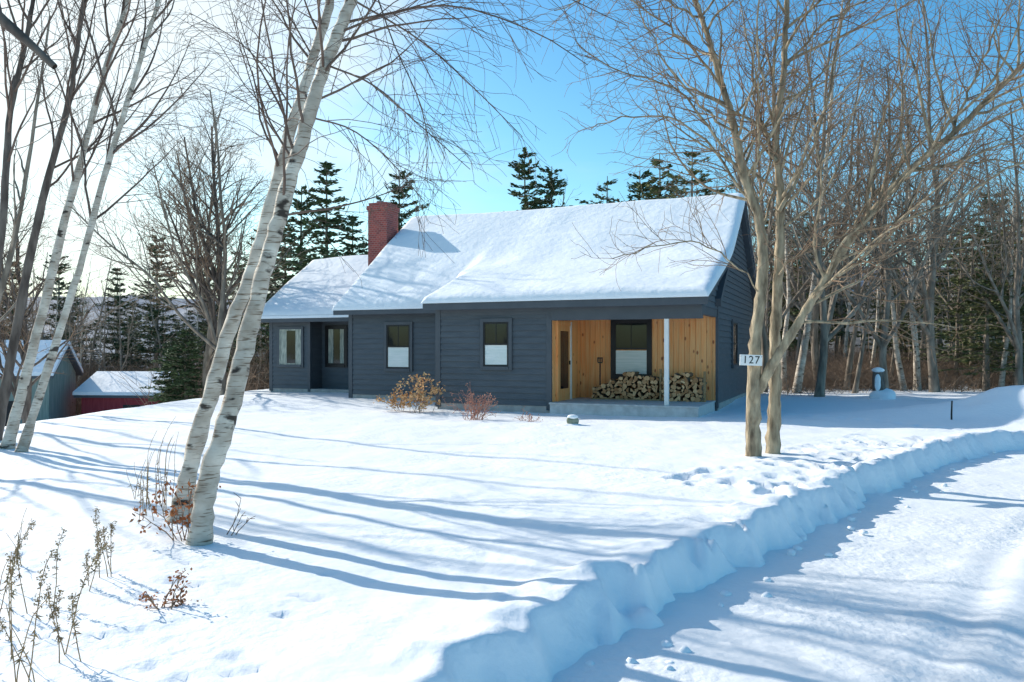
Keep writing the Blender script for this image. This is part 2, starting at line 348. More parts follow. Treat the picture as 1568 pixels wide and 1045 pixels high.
b.prism([(-2.5,2.53),(1.5,float(zshed(1.5))-.2),(1.38,float(zshed(1.38))+.0),(-2.5,2.72)],-7.0,.163)
b.box(-7.03,.19,-2.56,-2.503,2.50,2.735); b.box(-11.33,-7.0,-.41,-.353,2.53,2.765)
b.obj('roof',[M['trim']],house)
def snow_sheet(name, fh, inside_d, xs, ys, parent, T=.2, rw=.28, seed=0):
    X,Y=np.meshgrid(xs,ys); d=inside_d(X,Y)
    t=np.clip(d/rw,0,1); th=T*np.sqrt(np.clip(1-(1-t)**2,0,1))
    dr=.10*vn(X,Y,.45,30+seed)+.06*vn(X,Y,1.1,31+seed)+.006*vn(X,Y,5,32+seed)
    Z=fh(X,Y)+th*(1+dr*5)+.004
    F=grid_faces(len(ys),len(xs)); dd=d.ravel(); ok=(dd[F].min(1)>-1e-6)
    me=quad_mesh(name,np.stack([X,Y,Z],-1).reshape(-1,3),F[ok],[M['roofsnow']])
    bm=bmesh.new(); bm.from_mesh(me); bmesh.ops.delete(bm,geom=[v for v in bm.verts if not v.link_faces],context='VERTS')
    be=[e for e in bm.edges if e.is_boundary]
    r=bmesh.ops.extrude_edge_only(bm,edges=be)
    for v in r['geom']:
        if isinstance(v,bmesh.types.BMVert): v.co.z-=.03
    for f in bm.faces: f.smooth=True
    bmesh.ops.recalc_face_normals(bm,faces=bm.faces); bm.to_mesh(me); bm.free()
    return link(bpy.data.objects.new(name,me),parent)
def hroof(X,Y):
    m=zmain(Y); s=zshed(Y); w=ss(-7.6,-7.065,X)
    k=.22; d=(m-s); sm=.5*(m+s+np.sqrt(d*d+k*k))
    return np.where(Y<2.6, m*(1-w)+sm*w, m)
def dunion(X,Y):
    d1=np.minimum(np.minimum(X+11.36,.22-X),np.minimum(Y+.43,8.85-Y))
    d2=np.minimum(np.minimum(X+7.06,.22-X),np.minimum(Y+2.6,3.0-Y))
    return np.maximum(d1,d2)
xs=np.concatenate([np.linspace(-11.36,-7.06,64),np.linspace(-7.06,.22,105)[1:]])
xs=np.unique(np.concatenate([xs,[-11.33,-11.3,.16,.19]]))
ys=np.unique(np.concatenate([np.linspace(-2.6,-.43,34),np.linspace(-.43,8.85,120),[-2.57,-2.53,-.40]]))
snow_sheet('roof_snow',hroof,dunion,xs,ys,house,T=.19,rw=.24)
b=PB()
for i in range(16):
    y=-2.42+i*.15; b.box(-3.62,-.02,y,y+.143,.16,.20)
b.box(-3.6,-.04,-2.40,-2.36,-.3,.157); b.box(-.08,-.04,-2.36,0,-.3,.157)
b.obj('porch_deck',[M['deck']],house)
b=PB()
x=-3.6
while x<-.02:
    w=min(.14,-.02-x)
    b.box(x,x+w-.006,-.035-.006*R.random(),-.0031,.2,2.47,0,R.random()); x+=w
y=-2.18
while y<-.05:
    w=.14; b.box(-3.64,-3.603+.006*R.random(),y,min(y+w-.006,-.04),.2,2.47,0,R.random()); y+=w
b.obj('cedar_porch_walls',[M['cedar']],house)
b=PB()
b.box(-.84,-.745,-2.26,-2.165,.2,2.2)
b.box(-3.60,-3.55,-.98,-.88,.2,2.2); b.box(-3.60,-3.55,-1.95,-1.87,.2,2.2,1); b.box(-3.60,-3.55,-1.87,-.98,2.1,2.2,1)
b.obj('porch_posts',[M['white'],M['cedar']],house)
b=PB()
b.box(-3.60,-3.57,-1.87,-.98,.2,2.1,0,.1); b.box(-3.565,-3.56,-1.72,-1.13,.5,1.95,1)
b.box(-3.575,-3.54,-1.07,-1.02,1.1,1.2,1)
b.obj('front_door',[M['cedar'],M['glass']],house)
def window(name,o,a,n,w,z0,z1,lower=0.5,trim='trim',mid=True,curt=False,tr=.09,inner='black'):
    b=PB(); h=w/2
    b.fbox(o,a,n,-h-tr,-h,0,.05,z0-tr,z1+tr,0); b.fbox(o,a,n,h,h+tr,0,.05,z0-tr,z1+tr,0)
    b.fbox(o,a,n,-h,h,0,.05,z1,z1+tr,0); b.fbox(o,a,n,-h,h,0,.07,z0-tr,z0,0)
    f=.045
    b.fbox(o,a,n,-h,-h+f,0,.04,z0,z1,1); b.fbox(o,a,n,h-f,h,0,.04,z0,z1,1)
    b.fbox(o,a,n,-h+f,h-f,0,.04,z0,z0+f,1); b.fbox(o,a,n,-h+f,h-f,0,.04,z1-f,z1,1)
    zm=z0+(z1-z0)*.5
    if mid:
        b.fbox(o,a,n,-h+f,h-f,0,.045,zm-.02,zm+.02,1)
        b.fbox(o,a,n,-.01,.01,0,.032,zm+.02,z1-f,1)
    zl=z0+(z1-z0)*lower
    b.fbox(o,a,n,-h+f,h-f,0,.026,zl if lower>0 else z0+f,z1-f,2)
    if lower>0: b.fbox(o,a,n,-h+f,h-f,0,.028,z0+f,zl-.02,3)
    if curt:
        b.fbox(o,a,n,-h+f,-h+f+w*.28,.026,.030,z0+f,z1-f,4); b.fbox(o,a,n,h-f-w*.22,h-f,.026,.030,z0+f,z1-f,4)
    return b.obj(name,[M[trim],M[inner],M['glass'],M['blind'],M['curtain']],house)
window('window_1',(-9.27,-.02,0),(1,0,0),(0,-1,0),.80,.92,2.22,.5)
window('window_2',(-5.1,-2.22,0),(1,0,0),(0,-1,0),.70,1.06,2.18,.5)
window('window_porch',(-2.19,-.03,0),(1,0,0),(0,-1,0),.92,.80,2.22,.48,trim='black',mid=True)
window('window_gable',(0.02,3.05,0),(0,1,0),(1,0,0),.9,1.05,2.25,0)
b=PB(); cx0,cx1,cy0,cy1=-12.12,-11.38,2.7,3.45
b.box(cx0,cx1,cy0,cy1,-.2,6.25); b.box(cx0-.04,cx1+.04,cy0-.04,cy1+.04,6.25,6.40); b.box(cx0+.02,cx1-.02,cy0+.02,cy1-.02,6.40,6.5)
b.box(cx0+.15,cx0+.32,cy0+.3,cy0+.5,6.5,6.62,1)
b.obj('chimney',[M['brick'],M['concrete']],house)
W0=2.5
b=PB()
b.prism([(W0,-.3),(8.4,-.3),(8.4,2.5),(5.45,4.7),(W0,2.5)],-16.1,-14.4)
b.prism([(W0+.7,-.3),(8.4,-.3),(8.4,2.5),(5.45,4.7),(W0+.7,2.9)],-14.4,-11.0)
b.obj('wing_core',[M['siding']],house)
b=PB()
siding(b,(0,W0-.003,0),(1,0,0),(0,-1,0),.1,2.45,full(-16.0,-14.45))
siding(b,(0,W0+.697,0),(1,0,0),(0,-1,0),.1,2.6,full(-14.4,-11.0))
siding(b,(-14.397,0,0),(0,1,0),(1,0,0),.1,2.6,full(W0+.05,W0+.7))
b.obj('wing_siding',[M['siding']],house)
b=PB()
b.box(-16.14,-16.0,W0-.04,W0+.1,0,2.5); b.box(-14.46,-14.355,W0-.04,W0+.06,0,2.5); b.box(-16,-14.46,W0-.03,W0,2.3,2.48)
b.prism([(W0-.35,2.50),(5.45,4.76),(8.8,2.45),(8.8,2.62),(5.45,4.93),(W0-.35,2.66)],-16.5,-11.4)
b.box(-16.53,-11.4,W0-.41,W0-.353,2.44,2.68)
b.obj('wing_trim_and_roof',[M['trim']],house)
b=PB(); b.box(-16.1,-11,W0-.02,W0+.6,-.3,.1); b.obj('wing_foundation',[M['concrete']],house)
def hw(X,Y):
    s=(4.93-2.66)/(5.45-W0+.35); return np.where(Y<5.45,2.66+s*(Y-W0+.35),4.93-.69*(Y-5.45))
snow_sheet('wing_roof_snow',hw,lambda X,Y:np.minimum(np.minimum(X+16.56,9),np.minimum(Y-(W0-.44),8.85-Y)),np.linspace(-16.56,-11.4,60),np.linspace(W0-.44,8.85,90),house,T=.17,rw=.22,seed=5)
window('wing_window_1',(-15.2,W0-.02,0),(1,0,0),(0,-1,0),.95,.95,2.2,0,curt=True,mid=False,trim='trim',inner='curtain')
window('wing_window_2',(-13.75,W0+.68,0),(1,0,0),(0,-1,0),.75,.95,2.25,0,curt=True,mid=False,trim='black')
wood=empty('firewood_stack',CM,-TH)
b=PB()
def log(cx,cz,r,y0,y1):
    k=R.choice([4,5,6,7,7,8]); ph=R.random()*6.3
    half=R.random()<.45
    pts=[]
    for i in range(k):
        a=ph+(i/(k-1)*math.pi if half else i/k*2*math.pi)
        rr=r*(.82+.35*R.random())*(1.15 if half else 1)
        pts.append((cx+rr*math.cos(a),cz+rr*math.sin(a)*(.95)))
    t=R.random(); j=R.uniform(-.03,.03)
    A=[(x,y0+j,z) for x,z in pts]; B=[(x+.01,y1+j,z) for x,z in pts]
    b.poly(A,0,t); b.poly(B[::-1],0,t)
    for i in range(k): b.poly([A[i],B[i],B[(i+1)%k],A[(i+1)%k]],1,t)
def stack(x0,x1,hf,y0,y1):
    z=.26; row=0
    while z<1.3:
        x=x0+(.05 if row%2 else 0)
        while x<x1:
            r=R.uniform(.045,.075)
            if z+r<.2+hf(x)+.03: log(x,z+R.uniform(-.012,.012),r,y0,y1)
            x+=r*1.75
        z+=.098; row+=1
stack(-3.05,-1.35,lambda x:.34+.33*min(1,max(0,(x+3.1)/.9))+.05*math.sin(x*5),-.62,-.2)
stack(-1.20,-.22,lambda x:.66+.05*math.sin(x*6),-.75,-.3)
b.obj('logs',[M['logend'],M['logbark']],wood)
b=PB(); b.box(-1.3,-1.25,-.7,-.65,.2,1.0); b.box(-.2,-.15,-.75,-.7,.2,.95); b.box(-3.1,-.15,-.7,-.66,.2,.235); b.obj('rack',[M['weed']],wood)
sh=empty('snow_shovel',CM,-TH)
b=PB(); so_=((-2.95,-.34,0),(1,0,0),(0,-1,0))
b.fbox(*so_,-.014,.014,0,.028,.55,1.25); b.fbox(*so_,-.07,.07,0,.03,1.25,1.28)
b.fbox(*so_,-.07,-.045,0,.03,1.15,1.25);b.fbox(*so_,.045,.07,0,.03,1.15,1.25);b.fbox(*so_,-.06,.06,0,.03,1.13,1.155)
b.fbox(*so_,-.19,.19,0,.03,.22,.5); b.fbox(*so_,-.19,.19,.03,.08,.22,.25)
b.obj('handle_and_blade',[M['black']],sh)
# ------------------------------------------------------------ barns
def barn(name,x0,x1,y0,y1,zb,ze,zr,mat,rot=0,over=.3):
    cx,cy=(x0+x1)/2,(y0+y1)/2; e=empty(name,(cx,cy,zb),rot); b=PB()
    hx,hy=(x1-x0)/2,(y1-y0)/2; ez,rz=ze-zb,zr-zb
    b.prism([(-hy,-1),(hy,-1),(hy,ez),(0,rz),(-hy,ez)],-hx,hx); b.obj('walls',[mat],e)
    b=PB(); s=(rz-ez)/hy
    b.prism([(-hy-over,ez-s*over),(0,rz),(hy+over,ez-s*over),(hy+over,ez-s*over+.15),(0,rz+.15),(-hy-over,ez-s*over+.15)],-hx-over,hx+over); b.obj('roof',[M['trim']],e)
    b=PB(); b.prism([(-hy-over-.04,ez-s*over+.155),(0,rz+.155),(hy+over+.04,ez-s*over+.155),(hy+over,ez-s*over+.34),(0,rz+.42),(-hy-over,ez-s*over+.34)],-hx-over-.03,hx+over+.03); b.obj('snow_on_roof',[M['roofsnow']],e)
    b=PB(); b.box(-hx*.4,-hx*.4+.9,-hy-.06,-hy-.002,.6,1.6); b.box(hx*.1,hx*.1+1.2,-hy-.06,-hy-.002,0,1.9); b.obj('door_and_window',[M['black']],e)
barn('weathered_barn',-32,-25.6,43,47.5,-3.2,.1,1.6,M['gable_green'],math.radians(12))
barn('red_barn',-24.6,-20.0,46,50,-3.6,-1.15,-.25,M['red'],math.radians(-5))
# ------------------------------------------------------------ trees
class TB:
    def __init__(s, seed): s.V=[];s.F=[];s.M=[];s.n=0; s.r=np.random.RandomState(seed)
    def tube(s, pts, rad, k, mi):
        pts=np.asarray(pts,float); rad=np.asarray(rad,float); n=len(pts)
        t=np.gradient(pts,axis=0); t/= (np.linalg.norm(t,axis=1,keepdims=True)+1e-9)
        m=t.mean(0); ref=np.array([1,0,0.]) if abs(m[0])<.6 else np.array([0,1.,0])
        a=np.cross(t,ref); a/= (np.linalg.norm(a,axis=1,keepdims=True)+1e-9); c=np.cross(t,a)
        th=np.arange(k)/k*2*np.pi
        rr=rad[:,None]
        if k>=10: rr=rr*(1+.05*s.r.randn(n,k))
        ring=(a[:,None,:]*np.cos(th)[None,:,None]+c[:,None,:]*np.sin(th)[None,:,None])*(rr*np.ones((1,k)))[:,:,None]+pts[:,None,:]
        s.V.append(ring.reshape(-1,3))
        i=np.arange(n-1)[:,None]*k; j=np.arange(k)[None,:]; j2=(j+1)%k
        f=np.stack([i+j,i+j2,i+k+j2,i+k+j],-1).reshape(-1,4)+s.n
        s.F.append(f); s.M.append(np.full(len(f),mi)); s.n+=n*k
    def quad(s, c, a, b, mi):
        s.V.append(np.array([c-a-b*.3,c+a*.1-b,c+a,c-a*.1+b])); s.F.append(np.arange(4)[None,:]+s.n); s.M.append(np.array([mi])); s.n+=4
    def mesh(s,name,mats):
        return quad_mesh(name,np.concatenate(s.V),np.concatenate(s.F),mats,np.concatenate(s.M),True)
def nrm(v): return v/(np.linalg.norm(v)+1e-9)
def grow(tb, p, d, L, r0, lv, P_):
    rs=tb.r; n=P_['segs'][lv]; st=L/n; pts=[p]; d=nrm(d)
    for i in range(n):
        d=nrm(d+rs.randn(3)*P_['wig'][lv]+np.array([0,0,P_['trop'][lv]])); p=p+d*st; pts.append(p)
    pts=np.array(pts); r1=max(P_['rmin']*.7,r0*.25); rad=np.linspace(r0,r1,n+1)
    tb.tube(pts,rad,P_['sides'][lv],P_['mi'][lv])
    spawn(tb,pts,rad,L,lv,P_)
def spawn(tb, pts, rad, L, lv, P_, t0=None, count=None):
    if lv>=P_['max']: return
    rs=tb.r; cnt=count if count is not None else int(L*P_['dens'][lv]+rs.rand())
    t0=P_['t0'][lv] if t0 is None else t0
    for c in range(cnt):
        t=t0+(1-t0)*((c+rs.rand())/cnt); f=t*(len(pts)-1); i=min(int(f),len(pts)-2); w=f-i
        q=pts[i]*(1-w)+pts[i+1]*w; tg=nrm(pts[i+1]-pts[i]); rr=rad[i]*(1-w)+rad[i+1]*w
        perp=nrm(np.cross(tg,rs.randn(3))); ang=math.radians(P_['ang'][lv]+rs.randn()*9)
        dd=tg*math.cos(ang)+perp*math.sin(ang)
        LL=P_['len'][lv]*(1.15-.75*t)*rs.uniform(.6,1.25)
        grow(tb,q,dd,LL,max(P_['rmin'],min(rr*.55,P_['rc'][lv])),lv+1,P_)
def spline(cps, n):
    c=np.array(cps,float); c=np.vstack([2*c[0]-c[1],c,2*c[-1]-c[-2]]); out=[]
    m=len(c)-3
    for s in np.linspace(0,m-1e-6,n):
        i=int(s); t=s-i; p0,p1,p2,p3=c[i:i+4]
        out.append(.5*((2*p1)+(-p0+p2)*t+(2*p0-5*p1+4*p2-p3)*t*t+(-p0+3*p1-3*p2+p3)*t**3))
    return np.array(out)
def stem(tb, cps, r0, r1, P_, t0=.35, count=14, n=34, k=12, mi=0, flare=True):
    pts=spline(cps,n); s=np.linspace(0,1,n); rad=r0+(r1-r0)*s**.85
    if flare: rad=rad*(1+.45*np.exp(-s*n/1.6))
    rad=rad*(1+.05*tb.r.randn(n)); pts=pts+tb.r.randn(n,3)*r0*.05
    tb.tube(pts,rad,k,mi)
    L=np.linalg.norm(np.diff(pts,axis=0),axis=1).sum()
    spawn(tb,pts,rad,L,0,P_,t0=t0,count=count); return pts
PB_birch=dict(max=3,segs=[6,8,6,5],wig=[.1,.10,.13,.15],trop=[.05,.03,-.05,-.09],sides=[8,5,3,3],mi=[0,1,1,1],
    dens=[0,3.4,4.8,0],t0=[.4,.12,.12,0],ang=[48,42,38,0],len=[2.2,1.0,.5,0],rc=[.013,.0055,.0028,0],rmin=.0021)
tb=TB(1)
stem(tb,[P(303,830,6.36)+[0,0,-.1],P(318,740,6.38),P(350,635,6.42),P(378,520,6.5),P(402,425,6.5),P(432,320,6.5),P(462,215,6.5),P(492,120,6.5),P(530,20,6.5),P(560,-60,6.5),P(600,-200,6.5),P(640,-420,6.5),P(670,-650,6.5)],.088,.03,PB_birch,t0=.42,count=22,n=90,k=14)
for cps,r in (([P(520,50,6.5),P(600,20,6.4),P(700,10,6.3),P(820,50,6.2),P(900,100,6.1)],.011),
              ([P(500,100,6.5),P(570,130,6.4),P(640,190,6.4),P(720,260,6.3)],.009),
              ([P(475,180,6.5),P(540,200,6.6),P(600,250,6.7),P(650,310,6.8)],.008),
              ([P(545,-10,6.5),P(660,-40,6.4),P(800,-30,6.3),P(960,40,6.2)],.011),
              ([P(540,0,6.5),P(640,60,6.7),P(720,130,6.9),P(800,210,7.0)],.009),
              ([P(560,-60,6.5),P(600,60,6.2),P(640,150,6.2),P(660,230,6.2)],.007)):
    p=spline(cps,12); rad=np.linspace(r,.003,12); tb.tube(p,rad,5,1); spawn(tb,p,rad,3,1,PB_birch,t0=.1,count=17)
link(bpy.data.objects.new('birch_tree',tb.mesh('birch_tree',[M['birch'],M['twig_birch']])))
tb=TB(2)
stem(tb,[P(274,785,7.1)+[0,0,-.1],P(290,720,7.1),P(318,620,7.1),P(350,510,7.15),P(385,415,7.2),P(415,310,7.2),P(442,210,7.2),P(475,105,7.2),P(505,5,7.2),P(520,-80,7.2),P(530,-250,7.2),P(540,-500,7.2)],.082,.025,PB_birch,t0=.42,count=20,n=80,k=14)
for cps,r in (([P(455,180,7.2),P(410,110,7.2),P(360,60,7.2),P(290,20,7.2)],.009),
              ([P(440,230,7.2),P(400,170,7.3),P(370,80,7.4),P(350,0,7.4)],.008),
              ([P(480,90,7.2),P(440,20,7.2),P(400,-40,7.2)],.009)):
    p=spline(cps,12); rad=np.linspace(r,.003,12); tb.tube(p,rad,5,1); spawn(tb,p,rad,3,1,PB_birch,t0=.1,count=12)
link(bpy.data.objects.new('birch_tree',tb.mesh('birch_tree2',[M['birch'],M['twig_birch']])))
stems=[([(8,700),(28,620),(62,490),(98,345),(128,230),(158,120),(195,0),(225,-120),(250,-300)],12.0,.085,.02),
       ([(28,705),(62,600),(92,505),(125,400),(160,270),(200,140),(240,10),(275,-120),(300,-280)],11.7,.07,.018),
       ([(-10,690),(15,560),(45,400),(75,270),(105,160),(120,60),(140,-80),(150,-250)],12.8,.085,.02),
       ([(-35,680),(-15,500),(5,330),(15,180),(40,60),(60,-60),(80,-250)],12.2,.075,.02)]
Pl=dict(PB_birch); Pl.update(dens=[0,2.8,3.6,0],len=[2.8,1.2,.6,0],rmin=.0033,rc=[.02,.008,.0042,0],trop=[.05,.08,.02,-.01],ang=[34,36,36,0])
for i,(c,Y,r0,r1) in enumerate(stems):
    tb=TB(10+i); cp=[P(x,y,Y) for x,y in c]; cp[0][2]=gz(cp[0][0],Y)-.15
    stem(tb,cp,r0,r1,Pl,t0=.4,count=18,n=40,k=10)
    link(bpy.data.objects.new('birch_tree',tb.mesh('birch_l%d'%i,[M['birch'] if i<2 else M['bark_dark'],M['twig_birch']])))
Pr=dict(max=3,segs=[6,9,7,5],wig=[.1,.14,.17,.2],trop=[.05,.04,.03,.0],sides=[8,6,4,3],mi=[0,0,1,1],
    dens=[0,3.6,4.8,0],t0=[.4,.15,.15,0],ang=[50,44,42,0],len=[2.7,1.25,.6,0],rc=[.022,.009,.0042,0],rmin=.0031)
tb=TB(30); Y=10.9
stem(tb,[P(1153,708,Y)+[0,0,-.1],P(1154,620,Y),P(1157,520,Y),P(1168,420,Y),P(1163,340,Y),P(1143,280,Y),P(1125,200,Y),P(1100,110,Y),P(1075,30,Y),P(1050,-60,Y),P(1030,-220,Y)],.105,.018,Pr,t0=.38,count=28,n=90,k=14)
stem(tb,[P(1183,700,Y+.35)+[0,0,-.1],P(1186,610,Y+.3),P(1188,500,Y+.2),P(1193,400,Y+.1),P(1195,300,Y+.1),P(1188,210,Y),P(1200,110,Y),P(1205,10,Y),P(1215,-90,Y),P(1220,-260,Y)],.095,.018,Pr,t0=.38,count=28,n=90,k=14)
stem(tb,[P(1160,600,Y),P(1185,555,Y-.1),P(1222,495,Y-.2),P(1262,430,Y-.3),P(1315,350,Y-.5),P(1390,265,Y-.8),P(1465,200,Y-1.0),P(1540,125,Y-1.2),P(1600,70,Y-1.3),P(1700,-30,Y-1.4)],.068,.024,Pr,t0=.22,count=32,n=70,k=12,flare=False)
for c,r in (([(1193,330,Y),(1225,270,Y),(1255,190,Y),(1275,100,Y),(1300,0,Y),(1320,-80,Y)],.030),
            ([(1160,330,Y),(1120,270,Y+.2),(1080,215,Y+.3),(1020,180,Y+.4),(950,180,Y+.5),(900,200,Y+.5)],.022),
            ([(1140,280,Y),(1090,200,Y-.3),(1020,130,Y-.4),(950,110,Y-.5),(880,70,Y-.6)],.02),
            ([(1165,450,Y),(1120,400,Y-.4),(1060,370,Y-.6),(1000,380,Y-.8),(940,400,Y-.9)],.011),
            ([(1190,250,Y),(1160,170,Y+.2),(1150,80,Y+.3),(1130,-20,Y+.4)],.028),
            ([(1192,420,Y),(1225,385,Y-.4),(1290,360,Y-.6),(1340,330,Y-.7)],.014),
            ([(1400,255,Y-.8),(1450,255,Y-.9),(1520,245,Y-1.0),(1600,260,Y-1.1)],.017),
            ([(1320,345,Y-.5),(1340,270,Y-.4),(1350,180,Y-.4),(1380,80,Y-.3)],.02),
            ([(1460,205,Y-1),(1480,140,Y-1),(1520,60,Y-1),(1560,-20,Y-1)],.02),
            ([(1110,140,Y),(1050,60,Y-.2),(980,10,Y-.3),(900,-40,Y-.4)],.02),
            ([(1125,200,Y),(1060,150,Y-.5),(1000,60,Y-.8),(960,-30,Y-1)],.018),
            ([(1075,30,Y),(1010,0,Y-.5),(930,-10,Y-.8),(850,20,Y-1)],.016),
            ([(1200,100,Y),(1260,40,Y-.2),(1340,-10,Y-.3),(1420,-50,Y-.4)],.02)):
    p=spline([P(*q) for q in c],16); p=p+tb.r.randn(16,3)*.02; rad=np.linspace(r,.006,16); tb.tube(p,rad,7,0); spawn(tb,p,rad,3,1,Pr,t0=.12,count=20)
link(bpy.data.objects.new('maple_tree',tb.mesh('maple_tree',[M['bark_tan'],M['twig']])))
sg=empty('house_number_sign',tuple(P(1150,552,Y-.16)),0); sg.rotation_euler=(0,math.radians(2),math.radians(6))
b=PB(); w,h=.155,.072
b.box(-w,w,-.006,.006,-h,h)
for sxx in (-1,1): b.box(sxx*.145-.004,sxx*.145+.004,-.009,-.006,.045,.053,1)
b.obj('plate',[M['white'],M['black']],sg)
cu=bpy.data.curves.new('digits','FONT'); cu.body='127'; cu.size=.145; cu.align_x='CENTER'; cu.align_y='CENTER'; cu.extrude=.001; cu.space_character=1.15
to=bpy.data.objects.new('digits_tmp',cu); scene.collection.objects.link(to); bpy.context.view_layer.update()
dm=bpy.data.meshes.new_from_object(to.evaluated_get(bpy.context.evaluated_depsgraph_get())); bpy.data.objects.remove(to)
dm.materials.clear(); dm.materials.append(M['black']); do=bpy.data.objects.new('digits',dm); link(do,sg); do.rotation_euler=(math.pi/2,0,0); do.location=(0,-.0085,0)
tb=TB(41); bx,by_=-5.3,5.2
stem(tb,[np.array([bx,by_,gz(bx,by_)-.1]),np.array([bx+.1,by_,2]),np.array([bx,by_,4.2]),np.array([bx+.3,by_,7]),np.array([bx+.2,by_,10])],.15,.05,Pr,t0=.55,count=8,n=30)
p=spline([np.array([bx+.05,by_,4.6]),P(-60,-20,5.0),P(0,28,5.0),P(40,62,5.0),P(84,103,5.0)],14); tb.tube(p,np.linspace(.045,.020,14),8,0)
link(bpy.data.objects.new('bare_tree',tb.mesh('bare_tree_limb',[M['bark_dark'],M['twig']])))
def bare_tree(seed,Ht,r0,mats,spread=1.0,rmin=.007,forks=3,dens=1.0,maxlv=3,lean=.05):
    tb=TB(seed); rs=tb.r
    Q=dict(max=maxlv,segs=[6,7,5,3],wig=[.08,.13,.17,.2],trop=[.05,.07,.05,.03],sides=[7,4,3,3],mi=[0,0,1,1],
        dens=[0,2.2*dens,3.0*dens,0],t0=[.3,.2,.15,0],ang=[44,42,40,0],len=[Ht*.33*spread,Ht*.14*spread,Ht*.07*spread,0],rc=[r0*.35,.018,.009,0],rmin=rmin)
    c=[np.array([0,0,-.3])]; d=np.array([rs.randn()*lean,rs.randn()*lean,1])
    for i in range(6): c.append(c[-1]+nrm(d+rs.randn(3)*.07)*Ht/6)
    stem(tb,c,r0,r0*.2,Q,t0=.3,count=int(20*dens),n=16,k=7)
    for f in range(forks-1):
        i=rs.randint(1,3); c2=[c[i]]; d2=nrm(np.array([rs.randn()*.45,rs.randn()*.45,1]))
        for j in range(4): c2.append(c2[-1]+nrm(d2+rs.randn(3)*.07+[0,0,.1])*Ht/6.5)
        stem(tb,c2,r0*.6,r0*.15,Q,t0=.25,count=int(14*dens),n=12,k=6,flare=False)
    return tb.mesh('bare%d'%seed,mats)
fm=[M['forest_bark'],M['forest_twig']]
big=[bare_tree(60,9,.15,[M['bark_dark'],M['twig']],1.15,.0055,4,1.2),bare_tree(61,11,.12,fm,.9,.006,3,1.1),bare_tree(62,10,.12,fm,.9,.006,4,1.1),
     bare_tree(63,11,.11,fm,.7,.006,2,.45,2,.08)]
for k,(x,y,s,v) in enumerate([(-11.2,31,1.2,0),(-10.6,29.6,1.05,1),(-14.5,21,1.1,3),(-13.2,16.5,1.15,3),(-17,28,1.0,0),(-12.5,33,1.15,2),(-19,23,1.0,3),(-11.8,13.2,1.05,3),
        (-16.5,18.5,1.2,3),(-20,25,1.2,3),(9.9,26.0,1.15,1),(12.3,26.5,1.1,2),(14.5,27.5,1.25,1),(8.9,28.5,1.1,2),(17,27,1.0,2),(11.5,30,1.25,1)]):
    o=link(bpy.data.objects.new('bare_tree',big[v])); o.location=(x,y,gz(x,y)); o.scale=(s,s,s); o.rotation_euler=(0,0,k*1.7)
def pine(seed,Ht,mat,rad=2.2,dens=1.0,start=.25,droop=-.1,wisp=False):
    tb=TB(seed); rs=tb.r
    pts=np.array([[0,0,-.3],[.05,0,Ht*.3],[0,.05,Ht*.6],[0,0,Ht]]); tb.tube(spline(pts,12),np.linspace(Ht*.016,.02,12),6,1)
    z=Ht*start
    while z<Ht*.98:
        f=(z/Ht-start)/(1-start); L=rad*(1-f)**.62*(.6+.4*min(1,f*5+.3))*rs.uniform(.6,1.2)+.15
        nb=int(4+rs.rand()*3); a0=rs.rand()*6.3
        for i in range(nb):
            if wisp and rs.rand()<.25: continue
            a=a0+i/nb*6.283+rs.randn()*.25; l=L*rs.uniform(.5,1.25); up=.28*f+droop+rs.randn()*.1
            d=nrm(np.array([math.cos(a),math.sin(a),up])); e=np.array([0,0,z])+d*l
            bp=spline([[0,0,z],np.array([0,0,z])+d*l*.5+[0,0,-.05*l],e+[0,0,.06*l]],5); tb.tube(bp,np.linspace(.03,.008,5),3,1)
            nc=int(l*22*dens)+3
            for c in range(nc):
                t=rs.uniform(.15,1.05); q=np.array([0,0,z])+d*l*t; side=np.cross(d,[0,0,1])
                q=q+side*rs.randn()*.16*l*(1.15-t)+np.array([0,0,rs.randn()*.06])
                aa=nrm(d*rs.uniform(.2,1)+side*rs.randn()*.8+np.array([0,0,rs.uniform(-.2,.35)]))*rs.uniform(.10,.24)
                bb=nrm(np.cross(aa,rs.randn(3)))*rs.uniform(.03,.08)
                tb.quad(q,aa,bb,0)
        z+=Ht*rs.uniform(.026,.044)
    return tb.mesh('pine%d'%seed,[mat,M['forest_bark']])
pines=[pine(70,12,M['needle'],2.5,1.2,.15,-.1),pine(71,13,M['needle'],3.0,1.1,.3,.08,True),pine(72,8,M['needle'],2.2,1.2,.1,-.15),pine(73,12,M['needle2'],3.0,1.0,.15,-.05,True)]
for k,(px,Y,top,v) in enumerate([(500,40,248,0),(462,42,285,1),(436,44,330,1),(540,46,330,0),(612,46,262,1),(803,50,228,1),(845,52,255,1),(930,50,270,3),(1010,46,235,3),(1060,44,225,3),
        (980,56,262,1),(240,62,360,1),(90,75,390,1),(285,33,500,2),(262,34,520,2),(408,46,350,1),(1490,31,320,3),(1530,34,290,1),(1560,29,330,3),(1440,42,330,1),(1350,44,340,3),(1600,33,280,3),(1230,46,320,3),(1180,50,300,3),
        (1470,40,340,3),(1380,36,440,3),(1510,28.5,400,3),(320,60,400,1),(20,70,400,1),(180,66,410,0),(365,55,380,3)]):
    x=(px-CX)/FPX*Y; z=gz(x,Y); Ht={0:12,1:13,2:8,3:12}[v]; s=(EYE+(HY-top)/FPX*Y-z)/Ht
    o=link(bpy.data.objects.new('pine_tree',pines[v])); o.location=(x,Y,z); q=max(s,.6)*(1.15 if v!=2 else 1); o.scale=(q,q,s); o.rotation_euler=(0,0,k*2.1)
forest=empty('distant_forest')
